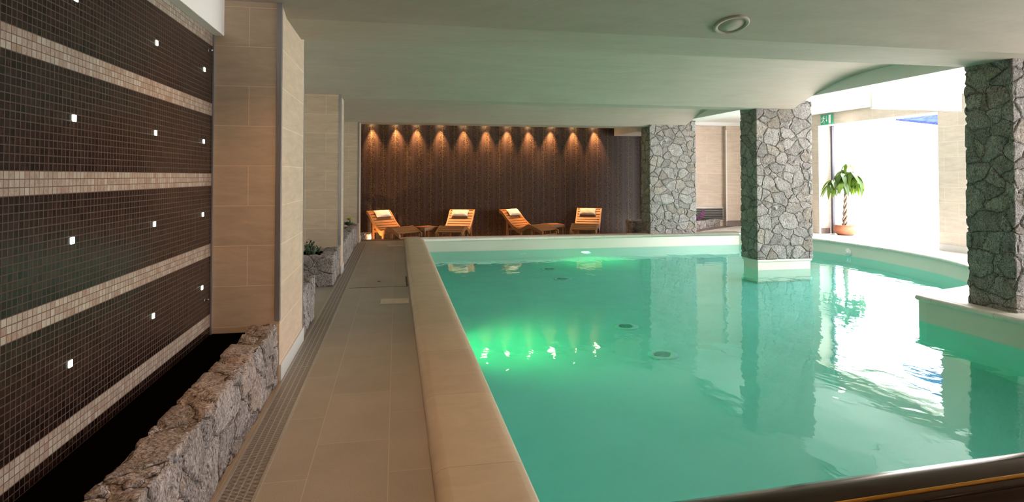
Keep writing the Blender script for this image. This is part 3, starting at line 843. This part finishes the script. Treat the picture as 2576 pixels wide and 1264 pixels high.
# ------------------------------------------------------------------ ventilation grille
vg = thing('wall_grille', (9.0, 16.14, .42), 'long slatted ventilation grille low on the beige tiled wall', 'grille')
vx0, vx1, vz0, vz1 = 8.35, 9.47, .25, .60
MB().box(vx0, vx1, 16.135, 16.15, vz0, vz1).obj('backing', M['vent_dark'], vg)
fm = MB()
for bx in ((vx0 - .03, vx1 + .03, vz0 - .03, vz0), (vx0 - .03, vx1 + .03, vz1, vz1 + .03), (vx0 - .03, vx0, vz0, vz1), (vx1, vx1 + .03, vz0, vz1)):
    fm.box(bx[0], bx[1], 16.11, 16.15, bx[2], bx[3])
fm.obj('frame', M['vent_slat'], vg)
sm = MB()
for i in range(7):
    zz = vz0 + .025 + i * .05
    sm.box(vx0, vx1, -.022, .022, -.004, .004, Matrix.Translation((0, 16.12, zz)) @ Matrix.Rotation(R(-32), 4, 'X'))
sm.obj('slats', M['vent_slat'], vg)

# ------------------------------------------------------------------ plants
def leaf(mb, base, direction, up, L, W, curl=.25, fold=.15):
    d = Vector(direction).normalized(); u = Vector(up); s = d.cross(u).normalized(); u = s.cross(d).normalized()
    vs = []; fs = []; n = 6
    for i in range(n + 1):
        t = i / n; w = W * math.sin(PI * min(1, t ** .8 * .98 + .02)) ** .8 * .5
        c = Vector(base) + d * (L * t) - u * (curl * L * t * t)
        vs += [c - s * w + u * (fold * w), c, c + s * w + u * (fold * w)]
    for i in range(n):
        a = i * 3; fs += [(a, a + 1, a + 4, a + 3), (a + 1, a + 2, a + 5, a + 4)]
    mb.add(vs, fs, True)
px, py, pz0 = 11.02, 13.05, DK
mt_ = thing('potted_tree', (px, py, pz0), 'potted tree with braided trunk in a terracotta bowl at the bright opening', 'plant')
MB().lathe([(.17, .0), (.22, .03), (.268, .10), (.275, .15), (.25, .20), (.235, .222), (.255, .245), (.245, .25), (.22, .235), (.21, .20)], (px, py, pz0), 36, None, True).obj('pot', M['terracotta'], mt_)
MB().lathe([(.208, .20), (.206, .205), (.01, .215)], (px, py, pz0), 24).obj('soil', M['wood_step'], mt_)
tr = MB()
for k in range(3):
    path = []; rad = []
    for i in range(61):
        t = i / 60; a = k * 2 * PI / 3 + t * 13; r = .05 * (1 - .62 * t)
        path.append((px + r * math.cos(a) + .02 * t - .0, py + r * math.sin(a), pz0 + .20 + .98 * t)); rad.append(.036 * (1 - .62 * t))
    tr.tube(path, rad, 9)
tr.obj('braided_trunk', M['trunk'], mt_)
fo = MB(); br = MB(); rnd = random.Random(4)
top = Vector((px + .02, py, pz0 + 1.16))
ends = [(-.36, .15, .22, 1.0), (-.20, -.1, .38, 1), (-.02, .1, .46, 1), (.16, -.08, .42, 1), (.30, .05, .27, 1), (-.12, .2, .30, 1), (.10, .22, .34, 1), (.22, -.22, .32, 1), (-.26, -.2, .16, 1), (-.02, -.25, .40, 1), (-.48, .0, .10, 1), (.36, -.1, .14, .9), (.05, -.05, .62, .7)]
for ex_, ey_, ez_, szz in ends:
    e = top + Vector((ex_ * .80 - .03, ey_ * (.3 if ey_ > 0 else 1), ez_ * 1.0))
    mid = top + Vector((ex_ * .3, ey_ * .4, ez_ * .75))
    br.tube([top - Vector((0, 0, .05)), mid, e], [.014, .010, .006], 7)
    nl = 7
    for q in range(nl):
        a = 2 * PI * q / nl + rnd.uniform(-.25, .25)
        dr_ = Vector((math.cos(a), math.sin(a), rnd.uniform(-.75, -.15)))
        leaf(fo, e, dr_, (0, 0, 1), rnd.uniform(.27, .38) * szz, rnd.uniform(.10, .135) * szz, rnd.uniform(.55, .95))
br.obj('branches', M['trunk'], mt_); fo.obj('leaves', M['leaf'], mt_)

def rosette(name, c, mat, label, n, L, W, tilt):
    t = thing(name, c, label, 'plant')
    m = MB()
    for ring_ in range(3):
        for k in range(n):
            a = 2 * PI * (k + .5 * ring_) / n
            el = tilt + .35 * ring_
            leaf(m, c, (math.cos(a) * math.cos(el), math.sin(a) * math.cos(el), math.sin(el)), (0, 0, 1), L * (1 - .2 * ring_), W, -.15, .4)
    m.obj('leaves', mat, t)
    st = MB().tube([(c[0], c[1], c[2] - .08), (c[0], c[1], c[2] + .01)], .015, 8); st.obj('stem', M['green_dark'], t)
    return t
cac = thing('cactus_plant', (-1.22, 9.1, .37), 'dark green bushy succulent in the planter by the middle pillar', 'plant')
cm_ = MB(); rnd = random.Random(9)
for k in range(9):
    bx, by = -1.22 + rnd.uniform(-.07, .09), 9.1 + rnd.uniform(-.1, .1); hgt = rnd.uniform(.13, .26)
    cm_.tube([(bx, by, .36), (bx + rnd.uniform(-.03, .04), by, .36 + hgt * .6), (bx + rnd.uniform(-.04, .06), by, .36 + hgt)], [.014, .02, .012], 8)
    for q in range(9):
        a = rnd.uniform(0, 2 * PI); zz = .36 + hgt * rnd.uniform(.4, 1)
        leaf(cm_, (bx, by, zz), (math.cos(a), math.sin(a), .5), (0, 0, 1), .055, .03, .1, .3)
cm_.obj('leaves', M['green_dark'], cac)
rosette('succulent', (-1.0, 13.75, .55), M['yellow_plant'], 'yellow green rosette plant at the far end of the planter', 9, .13, .05, .35)
rosette('succulent', (-1.06, 12.9, .47), M['pale_plant'], 'pale pink rosette plant in front of the yellow green one', 8, .11, .04, .25)
rosette('succulent', (-1.02, 13.55, .46), M['green_dark'], 'dark green rosette plant under the yellow green one', 8, .17, .05, .2)
orc = thing('orchid', (8.45, 15.7, .2), 'purple flowering orchid on the stone kerb by the grille', 'plant')
om = MB(); sm2 = MB(); rnd = random.Random(3)
for k in range(3):
    e = Vector((8.42 + .06 * k, 15.62, .40 + .08 * k)); sm2.tube([(8.42, 15.66, .2), (8.42 + .03 * k, 15.64, .32), e], .006, 6)
    for q in range(5):
        c = e + Vector((rnd.uniform(-.06, .06), rnd.uniform(-.03, .03), -.06 * q * .6))
        for a in range(5): leaf(om, c, (math.cos(a * 1.257), -.3, math.sin(a * 1.257)), (0, -1, 0), .045, .035, .1, .1)
om.obj('petals', M['purple'], orc); sm2.obj('stems', M['green_dark'], orc)
lm2 = MB()
for k in range(8): leaf(lm2, (8.42, 15.66, .21), (math.cos(k * .785), math.sin(k * .785) - .2, .25), (0, 0, 1), .20, .05, .3)
lm2.obj('leaves', M['green_dark'], orc)

# ------------------------------------------------------------------ handrail close to the camera
RY = lambda x: 1.29 + .0456 * (x - 1.677)
hr = thing('handrail', (1.6, 1.29, 0), 'thick polished dark metal rail crossing the lower right corner', 'rail')
MB().tube([(.15 + .295 * i, RY(.15 + .295 * i), .713) for i in range(13)], .10, 48).obj('tube', M['bronze'], hr)
MB().lathe([(.06, .0), (.06, .012), (.03, .02), (.03, .64)], (.35, RY(.35), 0), 24).obj('post', M['bronze'], hr)
MB().lathe([(.06, .0), (.06, .012), (.03, .02), (.03, .64)], (3.3, RY(3.3), 0), 24).obj('post', M['bronze'], hr)

M['highlight_gold'] = plain('highlight_line', (.80, .40, .09), .4, 1.0, .02)  # gold colour standing in for a highlight on the rail
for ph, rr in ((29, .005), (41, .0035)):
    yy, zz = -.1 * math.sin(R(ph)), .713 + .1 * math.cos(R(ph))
    MB().tube([(x, RY(x) + yy, zz) for x in (.2, 1.8, 3.6)], rr, 10).obj('highlight_line', M['highlight_gold'] if ph == 29 else M['bronze'], hr)  # thin lines added along the tube to imitate its highlight streaks

# ------------------------------------------------------------------ outside: terrace, furniture, awning
struct(MB().box(11.05, 26, -8, 26, -.2, .06).obj('ground_terrace', M['terrace']), 'bright white terrace outside the opening', 'ground')
for i, (x, y, a, lab) in enumerate([(15.0, 16.3, 100, 'sunlit lounger on the terrace beyond the potted tree'), (15.6, 13.9, 100, 'sunlit lounger on the terrace seen through the right of the opening')]):
    o = copy_tree(proto)
    for ch in o.children: ch.material_slots[0].link = 'OBJECT'; ch.material_slots[0].material = M['sunlit_wood']
    o.location = (x, y, .06); o.rotation_euler = (0, 0, R(a))
    tag(o, lab, 'lounger', 'loungers on the terrace', 'thing')
aw = MB()
A = [(12.8, 11.13, 2.60), (13.0, 13.55, 3.02), (15.0, 14.6, 3.9), (15.0, 11.0, 4.2)]
aw.add(A + [(a, b, c + .06) for a, b, c in A], [(3, 2, 1, 0), (4, 5, 6, 7), (0, 1, 5, 4), (1, 2, 6, 5), (2, 3, 7, 6), (3, 0, 4, 7)])
tag(aw.obj('awning', M['awning'], at=(13.0, 11, 2.9)), 'blue awning corner high outside the bright opening', 'awning', None, 'thing')
ob = thing('terrace_shrub', (11.9, 10.75, .06), 'small green shrub outside, peeping past the tiled pier', 'plant')
sm3 = MB(); sm3.tube([(11.9, 10.75, .06), (11.9, 10.75, .8), (11.88, 10.78, 1.0)], .02, 8); sm3.obj('stem', M['trunk'], ob)
lf = MB(); rnd = random.Random(11)
for k in range(14):
    a = k * 2.4; leaf(lf, (11.88, 10.78, .75 + .025 * k), (math.cos(a), math.sin(a), .2), (0, 0, 1), .2, .09, .4)
lf.obj('leaves', M['leaf'], ob)

# ------------------------------------------------------------------ light
w = bpy.data.worlds.new('World'); sc.world = w; w.use_nodes = True
nt = w.node_tree; bg = nt.nodes['Background']
tc = nt.nodes.new('ShaderNodeTexCoord'); sp = nt.nodes.new('ShaderNodeSeparateXYZ'); mr = nt.nodes.new('ShaderNodeMapRange'); mx = nt.nodes.new('ShaderNodeMix')
mx.data_type = 'RGBA'
nt.links.new(tc.outputs['Generated'], sp.inputs[0]); nt.links.new(sp.outputs[2], mr.inputs[0])
mr.inputs[1].default_value = 0; mr.inputs[2].default_value = .6
nt.links.new(mr.outputs[0], mx.inputs[0]); mx.inputs[6].default_value = (1, .935, .905, 1); mx.inputs[7].default_value = (.93, .93, 1, 1)
nt.links.new(mx.outputs[2], bg.inputs[0]); bg.inputs[1].default_value = 12
ld = bpy.data.lights.new('sun', 'SUN'); ld.energy = 12; ld.color = (1, .95, .88); ld.angle = R(1.5)
lo = bpy.data.objects.new('sun', ld); COL.objects.link(lo); lo.rotation_euler = Vector((-.50, .12, -1)).to_track_quat('-Z', 'Y').to_euler()
for y0, y1 in ((10.03, 13.45), (5.3, 9.2), (.8, 4.7)):
    ld = bpy.data.lights.new('daylight_portal', 'AREA'); ld.shape = 'RECTANGLE'; ld.size = y1 - y0; ld.size_y = 2.75
    ld.cycles.is_portal = True
    lo = bpy.data.objects.new('daylight_portal', ld); COL.objects.link(lo)
    lo.location = (11.04, (y0 + y1) / 2, 1.45)
    lo.rotation_euler = Vector((-1, 0, 0)).to_track_quat('-Z', 'Z').to_euler()
def uw(loc, d, e, col=(.10, 1.0, .26), size=R(150)):
    ld = bpy.data.lights.new('pool_beam', 'SPOT'); ld.energy = e; ld.color = col; ld.spot_size = size; ld.spot_blend = .9; ld.shadow_soft_size = .1
    lo = bpy.data.objects.new('pool_beam', ld); COL.objects.link(lo); lo.location = loc
    lo.rotation_euler = Vector(d).to_track_quat('-Z', 'Y').to_euler()
uw((.76, 7.4, -.82), (.7, 0, -.6), 50, size=R(130))
uw((4.49, 13.71, -.82), (0, -.8, -.4), 60)
uw((.76, 7.4, -.82), (1, .1, .15), 42)

# ------------------------------------------------------------------ camera
F = 1500.0; yaw = math.atan(292 / F); pitch = R(1.2); HOR = 443.0
cd = bpy.data.cameras.new('camera'); cam = bpy.data.objects.new('camera', cd); COL.objects.link(cam)
cd.sensor_fit = 'HORIZONTAL'; cd.sensor_width = 36; cd.lens = 36 * F / 2576
cd.shift_y = ((HOR - F * math.tan(pitch)) - 632) / 2576
cd.clip_start = .05
cam.location = (0, 0, 1.55)
fwd = Vector((math.sin(yaw) * math.cos(pitch), math.cos(yaw) * math.cos(pitch), math.sin(pitch)))
rt = Vector((math.cos(yaw), -math.sin(yaw), 0)); up = rt.cross(fwd)
mw = Matrix((rt, up, -fwd)).transposed().to_4x4(); mw.translation = cam.location
cam.matrix_world = mw
sc.camera = cam
sc.view_settings.view_transform = 'Standard'; sc.view_settings.look = 'None'; sc.view_settings.gamma = 1; sc.view_settings.use_curve_mapping = False
sc.view_settings.exposure = 0.2
sc.cycles.use_denoising = True
sc.cycles.max_bounces = 10; sc.cycles.diffuse_bounces = 5; sc.cycles.glossy_bounces = 4; sc.cycles.transmission_bounces = 6
sc.cycles.sample_clamp_indirect = 6
sc.cycles.blur_glossy = .5
for o in list(bpy.data.objects):
    if '_o' in o: del o['_o']
